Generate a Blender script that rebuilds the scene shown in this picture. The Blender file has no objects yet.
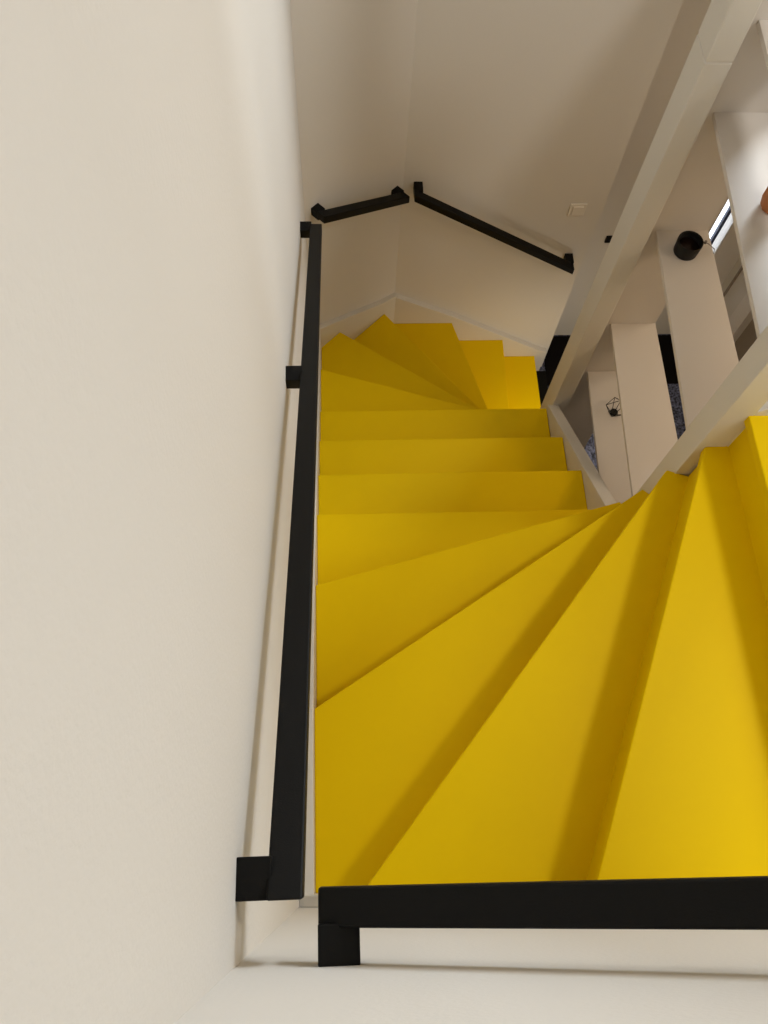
import bpy, bmesh, math, random
from mathutils import Vector, Matrix
random.seed(4)
S = bpy.context.scene
COL = S.collection
H = 0.19                      # riser height

# ------------------------------------------------------------------ materials
def mat(name, col, rough=0.5, bump=0.0, bscale=60.0, spec=0.5, var=0.0, vscale=3.0):
    m = bpy.data.materials.new(name); m.use_nodes = True
    nt = m.node_tree; b = nt.nodes['Principled BSDF']
    b.inputs['Base Color'].default_value = (*col, 1)
    b.inputs['Roughness'].default_value = rough
    b.inputs['Specular IOR Level'].default_value = spec
    tc = nt.nodes.new('ShaderNodeTexCoord')
    if var:
        n = nt.nodes.new('ShaderNodeTexNoise'); n.inputs['Scale'].default_value = vscale
        n.inputs['Detail'].default_value = 5
        r = nt.nodes.new('ShaderNodeMixRGB'); r.blend_type = 'MIX'
        r.inputs[1].default_value = (*[c*(1-var) for c in col], 1)
        r.inputs[2].default_value = (*[min(1, c*(1+var)) for c in col], 1)
        nt.links.new(tc.outputs['Object'], n.inputs['Vector'])
        nt.links.new(n.outputs['Fac'], r.inputs[0])
        nt.links.new(r.outputs[0], b.inputs['Base Color'])
    if bump:
        n = nt.nodes.new('ShaderNodeTexNoise'); n.inputs['Scale'].default_value = bscale
        n.inputs['Detail'].default_value = 4
        bp = nt.nodes.new('ShaderNodeBump'); bp.inputs['Strength'].default_value = bump
        bp.inputs['Distance'].default_value = 0.002
        nt.links.new(tc.outputs['Object'], n.inputs['Vector'])
        nt.links.new(n.outputs['Fac'], bp.inputs['Height'])
        nt.links.new(bp.outputs['Normal'], b.inputs['Normal'])
    return m

M_WALL = mat('plaster_wall', (0.68, 0.655, 0.61), 0.9, 0.25, 140, 0.2, 0.012, 2)
M_YEL = mat('yellow_floor_paint', (0.80, 0.555, 0.0), 0.5, 0.10, 260, 0.08, 0.02, 5)
M_STR = mat('white_satin_paint', (0.68, 0.655, 0.60), 0.42, 0.06, 80, 0.35, 0.01, 4)
M_SHELF = mat('white_shelf_laminate', (0.66, 0.62, 0.57), 0.5, 0.04, 90, 0.35, 0.01, 4)
M_BLK = mat('black_powder_coat', (0.0045, 0.0043, 0.0038), 0.55, 0.15, 500, 0.15)
M_POT = mat('matte_black_ceramic', (0.006, 0.0055, 0.005), 0.6, 0.1, 200, 0.3)
M_WAX = mat('dark_amber_inside', (0.02, 0.006, 0.002), 0.5)
M_TERRA = mat('terracotta', (0.42, 0.16, 0.06), 0.7, 0.5, 90, 0.2, 0.12, 20)
M_PLATE = mat('white_plastic', (0.74, 0.70, 0.63), 0.35)
M_DOOR = mat('greige_door_paint', (0.30, 0.26, 0.22), 0.5)
M_TRIM = mat('white_trim_paint', (0.72, 0.69, 0.65), 0.45)
M_FLOORSHADE = mat('black_floor_shade', (0.006, 0.005, 0.005), 0.95, 0.8, 300, 0.1)  # black that stands in for shade on the far lower floor
M_CORD = mat('grey_cable', (0.18, 0.15, 0.12), 0.5)
M_BLUE = mat('blue_grey_aluminium', (0.05, 0.07, 0.16), 0.4)
M_CEIL = mat('darkened_ceiling', (0.34, 0.27, 0.20), 0.7, 0.1, 40, 0.2, 0.1, 6)  # unseen ceiling, darkened to cut bounce onto the walls below
M_OAK = mat('pale_floor', (0.45, 0.36, 0.26), 0.5, 0.1, 40, 0.4, 0.1, 6)

def speckle():
    m = bpy.data.materials.new('speckled_blue_carpet'); m.use_nodes = True
    nt = m.node_tree; b = nt.nodes['Principled BSDF']; b.inputs['Roughness'].default_value = 0.9
    tc = nt.nodes.new('ShaderNodeTexCoord')
    n = nt.nodes.new('ShaderNodeTexNoise'); n.inputs['Scale'].default_value = 75; n.inputs['Detail'].default_value = 3
    cr = nt.nodes.new('ShaderNodeValToRGB')
    cr.color_ramp.elements[0].position = 0.38; cr.color_ramp.elements[0].color = (0.022, 0.025, 0.042, 1)
    cr.color_ramp.elements[1].position = 0.66; cr.color_ramp.elements[1].color = (0.17, 0.19, 0.30, 1)
    nt.links.new(tc.outputs['Object'], n.inputs['Vector']); nt.links.new(n.outputs['Fac'], cr.inputs[0])
    nt.links.new(cr.outputs[0], b.inputs['Base Color'])
    return m
M_CARP = speckle()

def glass():
    m = bpy.data.materials.new('window_glass'); m.use_nodes = True
    nt = m.node_tree; nt.nodes.clear()
    o = nt.nodes.new('ShaderNodeOutputMaterial'); t = nt.nodes.new('ShaderNodeBsdfTransparent')
    g = nt.nodes.new('ShaderNodeBsdfGlossy'); g.inputs['Roughness'].default_value = 0.02
    x = nt.nodes.new('ShaderNodeMixShader'); x.inputs[0].default_value = 0.08
    nt.links.new(t.outputs[0], x.inputs[1]); nt.links.new(g.outputs[0], x.inputs[2]); nt.links.new(x.outputs[0], o.inputs[0])
    return m
M_GLASS = glass()

# ------------------------------------------------------------------ helpers
def obj(name, bm, m, parent=None, bevel=0.0, smooth=False, seg=2):
    bmesh.ops.recalc_face_normals(bm, faces=bm.faces)
    if bevel:
        es = [e for e in bm.edges if len(e.link_faces) == 2 and e.calc_face_angle(0) > 0.5]
        bmesh.ops.bevel(bm, geom=es, offset=bevel, segments=seg, profile=0.5, affect='EDGES', clamp_overlap=True)
    me = bpy.data.meshes.new(name); bm.to_mesh(me); bm.free()
    me.materials.append(m)
    for p in me.polygons: p.use_smooth = smooth
    o = bpy.data.objects.new(name, me); COL.objects.link(o)
    if parent is not None:
        o.parent = parent
        o.matrix_parent_inverse = Matrix.Translation(-Vector(parent.location))
    return o

def thing(name, label, cat, loc, group=None):
    o = bpy.data.objects.new(name, None); COL.objects.link(o)
    o.location = loc; o.empty_display_size = 0.05
    o['label'] = label; o['category'] = cat
    if group: o['group'] = group
    return o

def box(bm, a, b):
    x0, y0, z0 = a; x1, y1, z1 = b
    v = [bm.verts.new(p) for p in ((x0,y0,z0),(x1,y0,z0),(x1,y1,z0),(x0,y1,z0),(x0,y0,z1),(x1,y0,z1),(x1,y1,z1),(x0,y1,z1))]
    for f in ((0,3,2,1),(4,5,6,7),(0,1,5,4),(1,2,6,5),(2,3,7,6),(3,0,4,7)): bm.faces.new([v[i] for i in f])
    return bm
def B(a, b): return box(bmesh.new(), a, b)

def prism(bm, pts, z0, z1):
    lo = [bm.verts.new((x, y, z0)) for x, y in pts]; hi = [bm.verts.new((x, y, z1)) for x, y in pts]
    bm.faces.new(lo[::-1]); bm.faces.new(hi)
    n = len(pts)
    for i in range(n): bm.faces.new((lo[i], lo[(i+1) % n], hi[(i+1) % n], hi[i]))
    return bm
def P(pts, z0, z1): return prism(bmesh.new(), pts, z0, z1)

def board(bm, p, q, off, prof):
    """upright board running in plan from p to q, thickness vector off; prof = [(t, ztop, zbottom)...]"""
    p = Vector(p); q = Vector(q); off = Vector(off); rows = []
    for t, zt, zb in prof:
        c = p.lerp(q, t)
        rows.append([bm.verts.new((c.x, c.y, zt)), bm.verts.new((c.x+off.x, c.y+off.y, zt)),
                     bm.verts.new((c.x+off.x, c.y+off.y, zb)), bm.verts.new((c.x, c.y, zb))])
    for r, s in zip(rows, rows[1:]):
        for i in range(4): bm.faces.new((r[i], r[(i+1) % 4], s[(i+1) % 4], s[i]))
    bm.faces.new(rows[0]); bm.faces.new(rows[-1][::-1])
    return bm

def bar(bm, a, b, w, h, ext=0.0):
    """square bar from a to b: width w horizontally across, height h, ends cut plumb"""
    a = Vector(a); b = Vector(b); d = b-a
    u = Vector((d.x, d.y, 0)).normalized(); n = Vector((-u.y, u.x, 0))*w/2; k = Vector((0, 0, h/2))
    ra = [bm.verts.new(a+s*n+t*k) for s, t in ((-1,-1),(1,-1),(1,1),(-1,1))]
    rb = [bm.verts.new(b+s*n+t*k) for s, t in ((-1,-1),(1,-1),(1,1),(-1,1))]
    bm.faces.new(ra); bm.faces.new(rb[::-1])
    for i in range(4): bm.faces.new((ra[i], rb[i], rb[(i+1) % 4], ra[(i+1) % 4]))
    return bm

def tube(bm, pts, r, n=8, closed=False):
    pts = [Vector(p) for p in pts]; rings = []
    for i, c in enumerate(pts):
        d = (pts[min(i+1, len(pts)-1)]-pts[max(i-1, 0)]).normalized()
        a = d.orthogonal().normalized() if not rings else (pa - d*pa.dot(d)).normalized()
        pa = a; e = d.cross(a)
        rings.append([bm.verts.new(c+r*(math.cos(2*math.pi*k/n)*a+math.sin(2*math.pi*k/n)*e)) for k in range(n)])
    for s, t in zip(rings, rings[1:]):
        for k in range(n): bm.faces.new((s[k], s[(k+1) % n], t[(k+1) % n], t[k]))
    bm.faces.new(rings[0][::-1]); bm.faces.new(rings[-1])
    return bm

def lathe(bm, prof, c, n=40):
    rings = []
    for r, z in prof:
        if r < 1e-6: rings.append([bm.verts.new((c[0], c[1], c[2]+z))])
        else: rings.append([bm.verts.new((c[0]+r*math.cos(2*math.pi*k/n), c[1]+r*math.sin(2*math.pi*k/n), c[2]+z)) for k in range(n)])
    for s, t in zip(rings, rings[1:]):
        for k in range(n):
            a = s[k % len(s)]; b = s[(k+1) % len(s)]; d = t[(k+1) % len(t)]; e = t[k % len(t)]
            vs = [];
            for v in (a, b, d, e):
                if v not in vs: vs.append(v)
            if len(vs) > 2: bm.faces.new(vs)
    return bm

def struct(name, bm, m, bevel=0.0):
    o = obj(name, bm, m, None, bevel); o['kind'] = 'structure'; return o

# ------------------------------------------------------------------ the room
WL = -0.010; WN = -0.121; WF = 3.070; HALL = 3.325
FL = -1.90; UP = 1.33; CE = 3.95; XR = 2.60; BYS = 1.20; XU = 5.20
DP = (WL, 2.612); DQ = (0.462, WF)                 # diagonal wall across the far left corner
struct('wall_left', P([(WL-0.15, WN-0.15), (WL, WN-0.15), (WL, DP[1]), (WL-0.15, DP[1]+0.05)], FL, CE), M_WALL)
struct('wall_near', B((WL, WN-0.15, FL), (XU, WN, CE)), M_WALL)
struct('wall_diagonal', P([DP, DQ, (DQ[0]-0.07, DQ[1]+0.15), (DP[0]-0.15, DP[1]+0.05)], FL, CE), M_WALL)
struct('wall_far', P([DQ, (1.512, WF), (1.512, HALL), (DQ[0]-0.07, HALL), (DQ[0]-0.07, DQ[1]+0.15)], FL, CE), M_WALL)
# hall wall with a tall slim window below and a broad one upstairs
SX0, SX1, SZ0, SZ1 = 2.318, 2.432, -1.35, 0.25
VX0, VX1, VZ0, VZ1 = 1.95, 2.85, 2.15, 3.80
HT = 0.10
w = bmesh.new()
box(w, (1.512, HALL, FL), (SX0, HALL+HT, UP)); box(w, (SX1, HALL, FL), (XU, HALL+HT, UP))
box(w, (SX0, HALL, FL), (SX1, HALL+HT, SZ0)); box(w, (SX0, HALL, SZ1), (SX1, HALL+HT, UP))
box(w, (1.512, HALL, UP), (VX0, HALL+HT, CE)); box(w, (VX1, HALL, UP), (XU, HALL+HT, CE))
box(w, (VX0, HALL, UP), (VX1, HALL+HT, VZ0)); box(w, (VX0, HALL, VZ1), (VX1, HALL+HT, CE))
struct('wall_hall', w, M_WALL)
fr = bmesh.new()
box(fr, (SX0, HALL+0.005, SZ0), (SX0+0.004, HALL+0.05, SZ1)); box(fr, (SX1-0.004, HALL+0.005, SZ0), (SX1, HALL+0.05, SZ1))
box(fr, (SX0, HALL+0.005, SZ0), (SX1, HALL+0.05, SZ0+0.02)); box(fr, (SX0, HALL+0.005, SZ1-0.02), (SX1, HALL+0.05, SZ1))
wi = struct('window_1', fr, M_TRIM)
obj('mullion', B(((SX0+SX1)/2-0.009, HALL+0.008, SZ0+0.02), ((SX0+SX1)/2+0.009, HALL+0.03, SZ1-0.02)), M_BLUE, wi)
obj('pane', B((SX0+0.004, HALL+0.032, SZ0+0.02), (SX1-0.004, HALL+0.036, SZ1-0.02)), M_GLASS, wi)
fr = bmesh.new(); e = 0.05
for x in (VX0, (VX0+VX1)/2-e/2, VX1-e): box(fr, (x, HALL+0.05, VZ0), (x+e, HALL+0.09, VZ1))
for z in (VZ0, VZ1-e): box(fr, (VX0+e, HALL+0.051, z), (VX1-e, HALL+0.089, z+e))
wi = struct('window_2', fr, M_TRIM)
obj('pane', B((VX0+e, HALL+0.068, VZ0+e), (VX1-e, HALL+0.072, VZ1-e)), M_GLASS, wi)

# lower right wall with a door in it
DY0, DY1, DZ = 2.10, 2.925, 0.20
w = bmesh.new()
box(w, (XR, WN, FL), (XR+0.12, DY0, UP-0.2)); box(w, (XR, DY1, FL), (XR+0.12, HALL, UP-0.2)); box(w, (XR, DY0, DZ), (XR+0.12, DY1, UP-0.2))
struct('wall_right', w, M_WALL)
d = struct('door_1', B((XR+0.03, DY0, FL), (XR+0.07, DY1, DZ)), M_DOOR)
h = bmesh.new(); tube(h, [(XR+0.03, DY0+0.07, -0.88), (XR-0.015, DY0+0.07, -0.88), (XR-0.015, DY0+0.18, -0.88)], 0.009, 12)
obj('door_handle', h, M_BLK, d)
t = bmesh.new(); box(t, (XR-0.018, DY1, FL), (XR, DY1+0.125, DZ+0.10)); box(t, (XR-0.018, DY0-0.10, FL), (XR, DY0, DZ+0.10)); box(t, (XR-0.018, DY0, DZ), (XR, DY1, DZ+0.10))
struct('trim_1', t, M_TRIM, 0.002)
struct('baseboard_right', B((XR-0.012, DY1+0.125, FL), (XR, HALL, FL+0.09)), M_TRIM, 0.002)
struct('trim_2', B((XR-0.010, 3.235, FL+0.09), (XR, 3.25, UP-0.2)), M_DOOR)
struct('wall_upper_right', B((XU, WN-0.15, UP-0.2), (XU+0.15, HALL+0.18, CE)), M_WALL)

struct('floor', B((WL-0.15, WN-0.15, FL-0.1), (XR+0.12, HALL+0.18, FL)), M_CARP)
w = bmesh.new(); box(w, (1.80, WN, UP-0.2), (XU, HALL, UP-0.015)); box(w, (1.55, BYS, UP-0.2), (1.80, HALL, UP-0.015))  # second box widens the unseen slab to keep light off the shelves
struct('floor_upper', w, M_WALL)
w = bmesh.new(); box(w, (1.80, WN, UP-0.015), (XU, HALL, UP)); box(w, (1.55, BYS, UP-0.015), (1.80, HALL, UP))  # landing surface follows the widening added to shade the shelves
struct('floor_landing', w, M_OAK)
struct('ceiling', B((WL-0.15, WN-0.15, CE), (XU+0.15, HALL+0.18, CE+0.2)), M_CEIL)

# ------------------------------------------------------------------ the staircase
SX = 0.030; SN = -0.091; SF = 3.035
dn = Vector((DQ[0]-DP[0], DQ[1]-DP[1])).normalized(); dnn = Vector((dn.y, -dn.x))      # into the stairwell
# inner edge of the diagonal string
def dline(x): return DP[1]+(x-DP[0])*dn.y/dn.x - 0.028/dn.x
DA = (SX, dline(SX)); xq = DP[0]+(SF-DP[1]+0.028/dn.x)*dn.x/dn.y; DB = (xq, SF)
YI = 1.105
stair = thing('staircase', 'bright yellow winding staircase with white strings, curling down around the central white shelves', 'staircase', (0.6, 1.6, FL))
# nosings, bottom to top: (outer, inner)
nos = [((1.420, SF), (1.424, 2.20)),                   # o
       ((1.176, SF), (1.164, 2.19)),                   # n
       ((0.827, SF), (1.075, 2.165)),                  # m
       ((0.400, dline(0.400)), (1.085, 2.105)),        # l
       ((0.135, dline(0.135)), (1.120, 2.035)),        # k
       ((SX, 2.354), (1.134, 2.005)),                  # j
       ((SX, 1.996), (1.134, 1.996)),                  # i
       ((SX, 1.739), (1.138, 1.739)),                  # h
       ((SX, 1.481), (1.143, 1.481)),                  # g
       ((SX, 1.224), (1.148, 1.222)),                  # f
       ((SX, 0.880), (1.148, 1.172)),                  # e
       ((SX, 0.424), (1.166, 1.137)),                  # d
       ((0.157, SN), (1.180, 1.120)),                  # c
       ((0.729, SN), (1.227, YI)),                     # b
       ((1.300, SN), (1.277, 1.124)),                     # a
       ((1.545, SN), (1.535, YI)),
       ((1.790, SN), (1.790, YI))]
corner = {2: [DB], 4: [DA], 11: [(SX, SN)]}
def uphill(i):
    (a, b), (c, e2) = nos[i], nos[min(i+1, len(nos)-1)] if i+1 < len(nos) else nos[i]
    a = Vector(nos[i][0]); b = Vector(nos[i][1]); d = (b-a).normalized(); n = Vector((-d.y, d.x))
    # the outer wall runs clockwise seen from above going down, so uphill is towards the next nosing's middle
    if i+1 < len(nos): mid = (Vector(nos[i+1][0])+Vector(nos[i+1][1]))/2-(a+b)/2
    else: mid = Vector((1, 0))
    return n if n.dot(mid) > 0 else -n
def clipline(i, off):
    """nosing i pushed uphill by off, with its ends kept on the string faces and the inner line"""
    a = Vector(nos[i][0]); b = Vector(nos[i][1]); n = uphill(i)*off; a2 = a+n; b2 = b+n; d = (b2-a2)
    if abs(a.x-SX) < 1e-4: a2 = a2-d*((a2.x-SX)/d.x) if abs(d.x) > 1e-6 else a2
    elif abs(a.y-SF) < 1e-4 or abs(a.y-SN) < 1e-4: a2 = a2-d*((a2.y-a.y)/d.y)
    else:                                  # on the diagonal string
        s, e3 = Vector(DA), Vector(DB); u = e3-s
        k = ((s.x-a2.x)*u.y-(s.y-a2.y)*u.x)/(d.x*u.y-d.y*u.x); a2 = a2+d*k
        if a2.x < SX: a2 = Vector((SX, nos[i][0][1]-0.03))
    return a2, b2
TH = 0.036
zs = [FL+H*(k+1) for k in range(len(nos))]
for k, z in enumerate(zs[:-1]):
    a, b = Vector(nos[k][0]), Vector(nos[k][1])
    a2, b2 = clipline(k+1, 0.045)
    poly = [tuple(a)] + [c for c in corner.get(k, [])] + [tuple(a2), tuple(b2)]
    if k == 1: poly += [(1.30, 2.19)] if False else []
    poly += [tuple(b)]
    obj('tread', P(poly, z-TH, z), M_YEL, stair, 0.004, seg=2)
for k, z in enumerate(zs):
    a1, b1 = clipline(k, 0.022); a2, b2 = clipline(k, 0.040)
    obj('riser', P([tuple(a1), tuple(b1), tuple(b2), tuple(a2)], z-H, z-TH-0.0005), M_YEL, stair)
obj('tread', B((1.790, SN, zs[-1]-TH), (1.800, YI, zs[-1])), M_YEL, stair)

# wall strings (white boards the treads run into)
UPZ = 0.062
def strg(p, q, off, prof): obj('string', board(bmesh.new(), p, q, off, prof), M_STR, stair, 0.003)
def tt(v, a, b): return (v-a)/(b-a)
zb = lambda z: z-0.34
ya, yb = WN, DP[1]
L = [(WN, .420), (.20, .42), (.424, .38), (.88, .19), (1.224, 0), (1.996, -.57), (2.354, -.76), (DP[1], -.822)]
strg((WL, ya), (WL, yb), (SX-WL, 0), [(tt(y, ya, yb), z+UPZ, zb(z)) for y, z in L])
strg(DP, DQ, tuple(dnn*0.028), [(0, -.822+UPZ, -1.3), (0.33, -.93+UPZ, -1.35), (0.8, -1.085+UPZ, -1.5), (1, -1.135+UPZ, -1.6)])
strg((DQ[0], WF), (1.49, WF), (0, SF-WF), [(0, -1.135+UPZ, -1.7), (tt(.827, DQ[0], 1.49), -1.33+UPZ, FL), (tt(1.42, DQ[0], 1.49), -1.70+UPZ, FL), (1, -1.735+UPZ, FL)])
strg((WL, WN), (1.80, WN), (0, SN-WN), [(0, .42+UPZ, .1), (tt(.157, WL, 1.8), .57+UPZ, .2), (tt(.729, WL, 1.8), .76+UPZ, .4), (tt(1.3, WL, 1.8), .95+UPZ, .6), (1, UP+UPZ, .95)])

# newel posts
UX0, UX1, UY0, UY1 = 1.203, 1.293, YI, 1.193
LX0, LX1, LY0, LY1 = 1.160, 1.240, 2.000, 2.118
obj('newel_post', B((UX0, UY0, FL), (UX1, UY1, CE-.001)), M_STR, stair, 0.003)
JZ = 1.35
obj('newel_post', B((LX0, LY0, FL), (LX1, LY1, JZ-0.002)), M_STR, stair, 0.004)
obj('newel_post', B((LX0, LY0, JZ+0.002), (LX1, LY1, CE-.001)), M_STR, stair, 0.004)
obj('newel_joint', B((LX0+0.003, LY0+0.003, JZ-0.004), (LX1-0.003, LY1-0.003, JZ+0.004)), M_STR, stair)
# inner string between the two newels
nz = lambda y: -.738*(y-1.224)
strg((1.149, 1.150), (1.136, 2.000), (0.052, 0), [(0, nz(1.150)+.025, nz(1.150)-.33), (1, nz(2.0)+.025, nz(2.0)-.33)])
# inner string of the upper flight, behind the post
strg((UX1, YI+.0), (1.80, YI+.0), (0, 0.03), [(0, .97, .55), (1, UP+.05, .95)])

# ------------------------------------------------------------------ shelves between the newels
shelf = thing('shelving_unit', 'tall white open shelving unit standing between the two white stair posts', 'shelving', (1.36, 1.63, FL))
BX0, BX1, BY0, BY1 = 1.274, 1.488, 1.194, 2.078
ZSH = [1.875, 1.425, 1.117, 0.592, 0.016, -0.365]
for z in ZSH:
    obj('shelf', P([(1.264, BY0+.02), (BX1, BY0+.02), (BX1, BY1-.004), (1.294, BY1-.004)], z-0.018, z), M_SHELF, shelf, 0.0015)
obj('side_panel', B((LX1+.001, BY1-.004, FL), (BX1, BY1+.014, 1.875)), M_SHELF, shelf, 0.0015)
obj('side_panel', B((BX0, BY0, FL), (BX1, BY0+.02, 1.875)), M_SHELF, shelf, 0.0015)

# ------------------------------------------------------------------ handrails
RW = 0.044
def rail(label, loc, pts, brks, grp='black handrails on the stair walls'):
    t = thing('handrail', label, 'handrail', loc, grp)
    for a, b in zip(pts, pts[1:]):
        obj('rail', bar(bmesh.new(), a, b, RW, RW), M_BLK, t, 0.003)
    for c, d, w in brks:        # c = centre at the rail, d = contact on the wall
        obj('bracket', bar(bmesh.new(), c, d, w, RW*0.97), M_BLK, t, 0.0015)
    return t
def on(a, b, t): return tuple(Vector(a).lerp(Vector(b), t))
RXC = 0.050
a, b = (RXC, -0.050, 1.862), (RXC, 2.235, 0.430)
def yl(y): return on(a, b, (y-a[1])/(b[1]-a[1]))
def brk(y, w=RW, dz=0):
    c = yl(y); return ((c[0]-RW/2+.005, c[1], c[2]+dz), (WL, c[1], c[2]+dz), w)
rail('long black square handrail running down the left wall, three brackets', (WL, 1.0, 1.2), [a, b],
     [brk(a[1]+.025, .050), brk(1.152), brk(b[1]-RW/2)])
RY = -0.0595
a2, b2 = (0.090, RY, 1.858), (1.50, RY, 2.800)
def bn(x, w=RW):
    c = on(a2, b2, (x-a2[0])/(b2[0]-a2[0])); return ((c[0], c[1]-RW/2+.005, c[2]), (c[0], WN, c[2]), w)
rail('thick black handrail crossing the bottom of the view on the near wall', (0.4, WN, 2.2), [a2, b2], [bn(a2[0]+.0245, .049), bn(b2[0]-RW/2)])
# diagonal wall
nv = Vector((dnn.x, dnn.y, 0))
def dg(t, z, off=0.062):
    p = Vector((*DP, z)).lerp(Vector((*DQ, z)), t); return p+nv*off
a3, b3 = dg(0.055, 0.085), dg(0.935, -0.225)
def bd(t):
    c = a3.lerp(b3, t); return (tuple(c-nv*(RW/2-.005)), tuple(c-nv*0.062), RW)
rail('short black handrail on the diagonal wall in the far left corner', (0.2, 2.75, 0), [a3, b3], [bd(0.04), bd(0.96)])
a4, b4 = (0.512, 2.990, -0.205), (1.440, 2.990, -0.770)
def bf(t):
    c = on(a4, b4, t); return ((c[0], c[1]+RW/2-.005, c[2]), (c[0], WF, c[2]), RW)
rail('black handrail sloping down to the right on the far wall', (1.0, WF, -0.45), [a4, b4], [bf(0.024), bf(0.976)])

# ------------------------------------------------------------------ small things
sw = thing('light_switch', 'square white light switch plate on the far wall above the handrail end', 'switch', (1.378, WF, -0.39))
obj('frame', B((1.335, WF-0.008, -0.435), (1.421, WF, -0.349)), M_PLATE, sw, 0.002)
obj('rocker', B((1.350, WF-0.014, -0.420), (1.406, WF-0.007, -0.364)), M_PLATE, sw, 0.0015)

lp = thing('wall_sensor', 'tiny black square sensor on the back wall, seen just left of the tall white post', 'sensor', (1.731, HALL, -0.912))
obj('housing', B((1.711, HALL-0.012, -0.940), (1.751, HALL, -0.888)), M_BLK, lp, 0.002)
obj('button', B((1.726, HALL-0.014, -0.919), (1.736, HALL-0.011, -0.909)), M_POT, lp, 0.0005)

# black round pot with its cable
pc = (1.383, 1.976, 0.592)
pt = thing('pot', 'small round black pot on the middle shelf, thin cable behind it', 'pot', pc)
R = 0.046
obj('body', lathe(bmesh.new(), [(0, 0), (R*.86, 0), (R*.93, .004), (R, .052), (R, .058), (R*.97, .060), (R*.92, .059), (R*.90, .052), (R*.87, .025), (0, .025)], pc), M_POT, pt, smooth=True)
obj('filling', lathe(bmesh.new(), [(0, .0255), (R*.86, .0255), (R*.86, .032), (R*.30, .0325), (R*.25, .0365), (0, .037)], pc, 28), M_WAX, pt, smooth=True)
cb = bmesh.new(); tube(cb, [(pc[0]+R*.9, pc[1]+.01, .635), (pc[0]+R+.012, pc[1]+.012, .630), (pc[0]+R+.03, pc[1]+.012, .622), (BX1-.004, pc[1]-.005, .612), (BX1-.003, pc[1]-.012, .596)], 0.0016, 6)
obj('cable', cb, M_CORD, pt, smooth=True)
cb = bmesh.new(); lathe(cb, [(0, 0), (.005, 0), (.005, .01), (0, .01)], (pc[0]+R+.018, pc[1]+.012, .624), 12)
obj('cable_switch', cb, M_CORD, pt)

# terracotta vase
vc = (1.392, 1.700, 1.117)
vs = thing('vase', 'orange terracotta vase at the right edge, on the upper white shelf', 'vase', vc)
obj('body', lathe(bmesh.new(), [(0, 0), (.030, 0), (.034, .006), (.041, .035), (.041, .07), (.033, .10), (.022, .12), (.020, .135), (.025, .145), (.019, .144), (.015, .125), (0, .12)], vc, 9), M_TERRA, vs)

# wire tealight holder, a small geometric cage
gc = Vector((1.385, 1.850, -0.365))
gh = thing('wire_lantern', 'small black geometric wire candle cage on a low white shelf', 'lantern', tuple(gc))
wf = bmesh.new(); hexa = [gc+Vector((0.050*math.cos(k*math.pi/2.5+2.9), 0.050*math.sin(k*math.pi/2.5+2.9), .055)) for k in range(5)]
bot = [gc+Vector((.022*math.cos(k*math.pi/2.5+2.9), .022*math.sin(k*math.pi/2.5+2.9), .002)) for k in range(5)]
top = gc+Vector((0, 0, .115))
for k in range(5):
    tube(wf, [hexa[k], hexa[(k+1) % 5]], .0016, 6); tube(wf, [bot[k], bot[(k+1) % 5]], .0016, 6)
    tube(wf, [hexa[k], bot[k]], .0016, 6); tube(wf, [hexa[k], top], .0016, 6)
obj('cage', wf, M_BLK, gh)
obj('tealight', lathe(bmesh.new(), [(0, .001), (.016, .001), (.0165, .012), (.014, .0125), (0, .011)], tuple(gc), 24), M_POT, gh)

struct('floor_shade_strip', B((1.42, 2.2, FL), (1.535, 3.03, FL+0.008)), M_BLK)  # added black strip, shade put in as colour beside the bottom step
o = obj('floor_shade_sheet', B((1.535, 2.92, FL), (XR-.03, HALL-.014, FL+0.010)), M_FLOORSHADE, None, 0.003)  # added black sheet in place of the floor falling into shade
o['label'] = 'black sheet standing in for shade on the dark floor at the foot of the stairs'; o['category'] = 'floor_shade_sheet'

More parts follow.
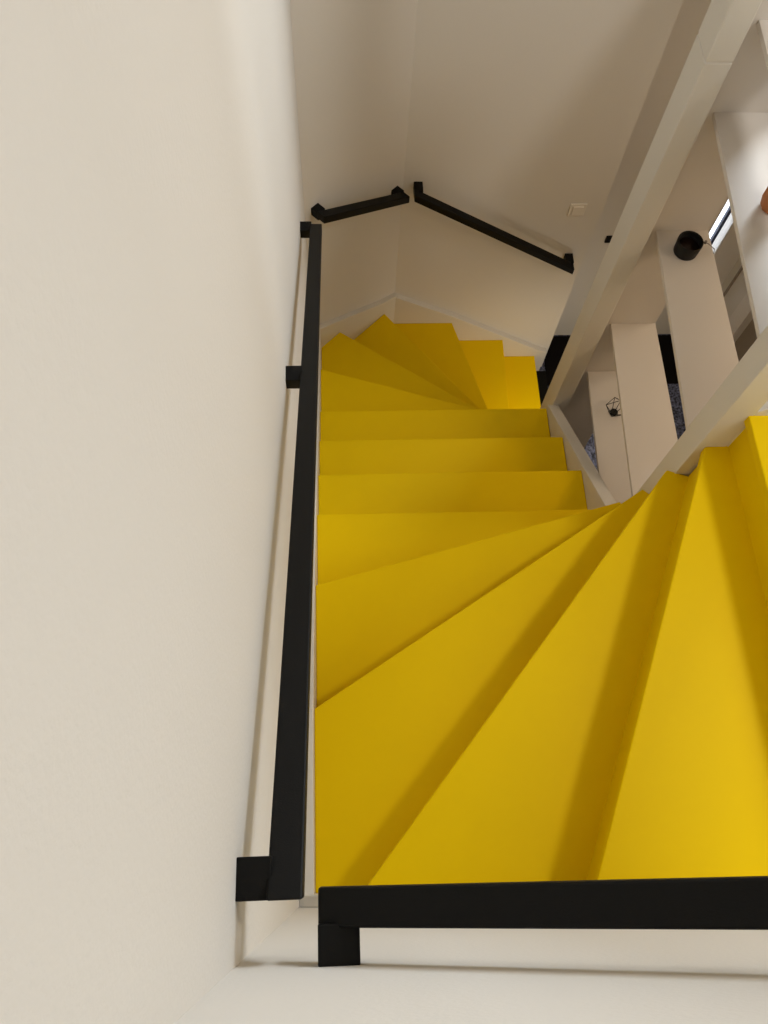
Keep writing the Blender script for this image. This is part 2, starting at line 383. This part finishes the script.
# ------------------------------------------------------------------ light
def area(name, loc, target, sx, sy, power, col):
    l = bpy.data.lights.new(name, 'AREA'); l.shape = 'RECTANGLE'; l.size = sx; l.size_y = sy
    l.energy = power; l.color = col
    o = bpy.data.objects.new(name, l); COL.objects.link(o); o.location = loc
    o.rotation_euler = (Vector(target)-Vector(loc)).to_track_quat('-Z', 'Y').to_euler()
    return o
PW = dict(win=110, ceil=40, hall=7, low=3.6)
area('window_daylight', ((VX0+VX1)/2, HALL+0.04, (VZ0+VZ1)/2), ((VX0+VX1)/2, 0, (VZ0+VZ1)/2), VX1-VX0-.12, VZ1-VZ0-.12, PW['win'], (0.85, 0.93, 1.0))
area('ceiling_fill', (2.5, .9, CE-.03), (2.5, .9, 0), .45, .45, PW['ceil'], (1.0, 0.975, 0.94))  # added overhead light to deepen the tread shadows
area('hall_fill', (2.25, 1.45, UP-0.23), (2.25, 1.45, FL), .5, .5, PW['hall'], (1.0, 0.74, 0.50))  # added warm fill for the side panel and shelves
area('hall_fill', (2.30, 2.35, UP-0.23), (2.30, 2.35, FL), .4, .4, 3.2, (1.0, 0.80, 0.58))  # second added fill, brightens the right part of the far wall
area('low_lamp', (1.62, 2.12, -1.25), (1.3, 2.55, -1.75), .2, .2, PW['low'], (1.0, 0.90, 0.74))

W = bpy.data.worlds.new('sky'); S.world = W; W.use_nodes = True
W.node_tree.nodes['Background'].inputs[0].default_value = (0.86, 0.92, 1.0, 1)
W.node_tree.nodes['Background'].inputs[1].default_value = 3.0

# ------------------------------------------------------------------ camera
cx, cy, cz, yaw, pit, rol, f = 0.1291, -0.0091, 2.9881, 0.1280, -1.1753, 0.0977, 838.79
F = Vector((math.sin(yaw)*math.cos(pit), math.cos(yaw)*math.cos(pit), math.sin(pit)))
Rv = Vector((math.cos(yaw), -math.sin(yaw), 0)); U = Rv.cross(F)
c, s = math.cos(rol), math.sin(rol); R2 = Rv*c+U*s; U2 = U*c-Rv*s
cam = bpy.data.cameras.new('camera'); co = bpy.data.objects.new('camera', cam); COL.objects.link(co)
m = Matrix((R2, U2, -F)).transposed().to_4x4(); m.translation = Vector((cx, cy, cz)); co.matrix_world = m
cam.sensor_fit = 'VERTICAL'; cam.sensor_height = 24; cam.lens = f/1024*24; cam.clip_start = 0.01
S.camera = co
S.view_settings.view_transform = 'Standard'; S.view_settings.look = 'None'
S.view_settings.exposure = -0.04; S.view_settings.gamma = 1; S.view_settings.use_curve_mapping = False
S.cycles.max_bounces = 12; S.cycles.diffuse_bounces = 8
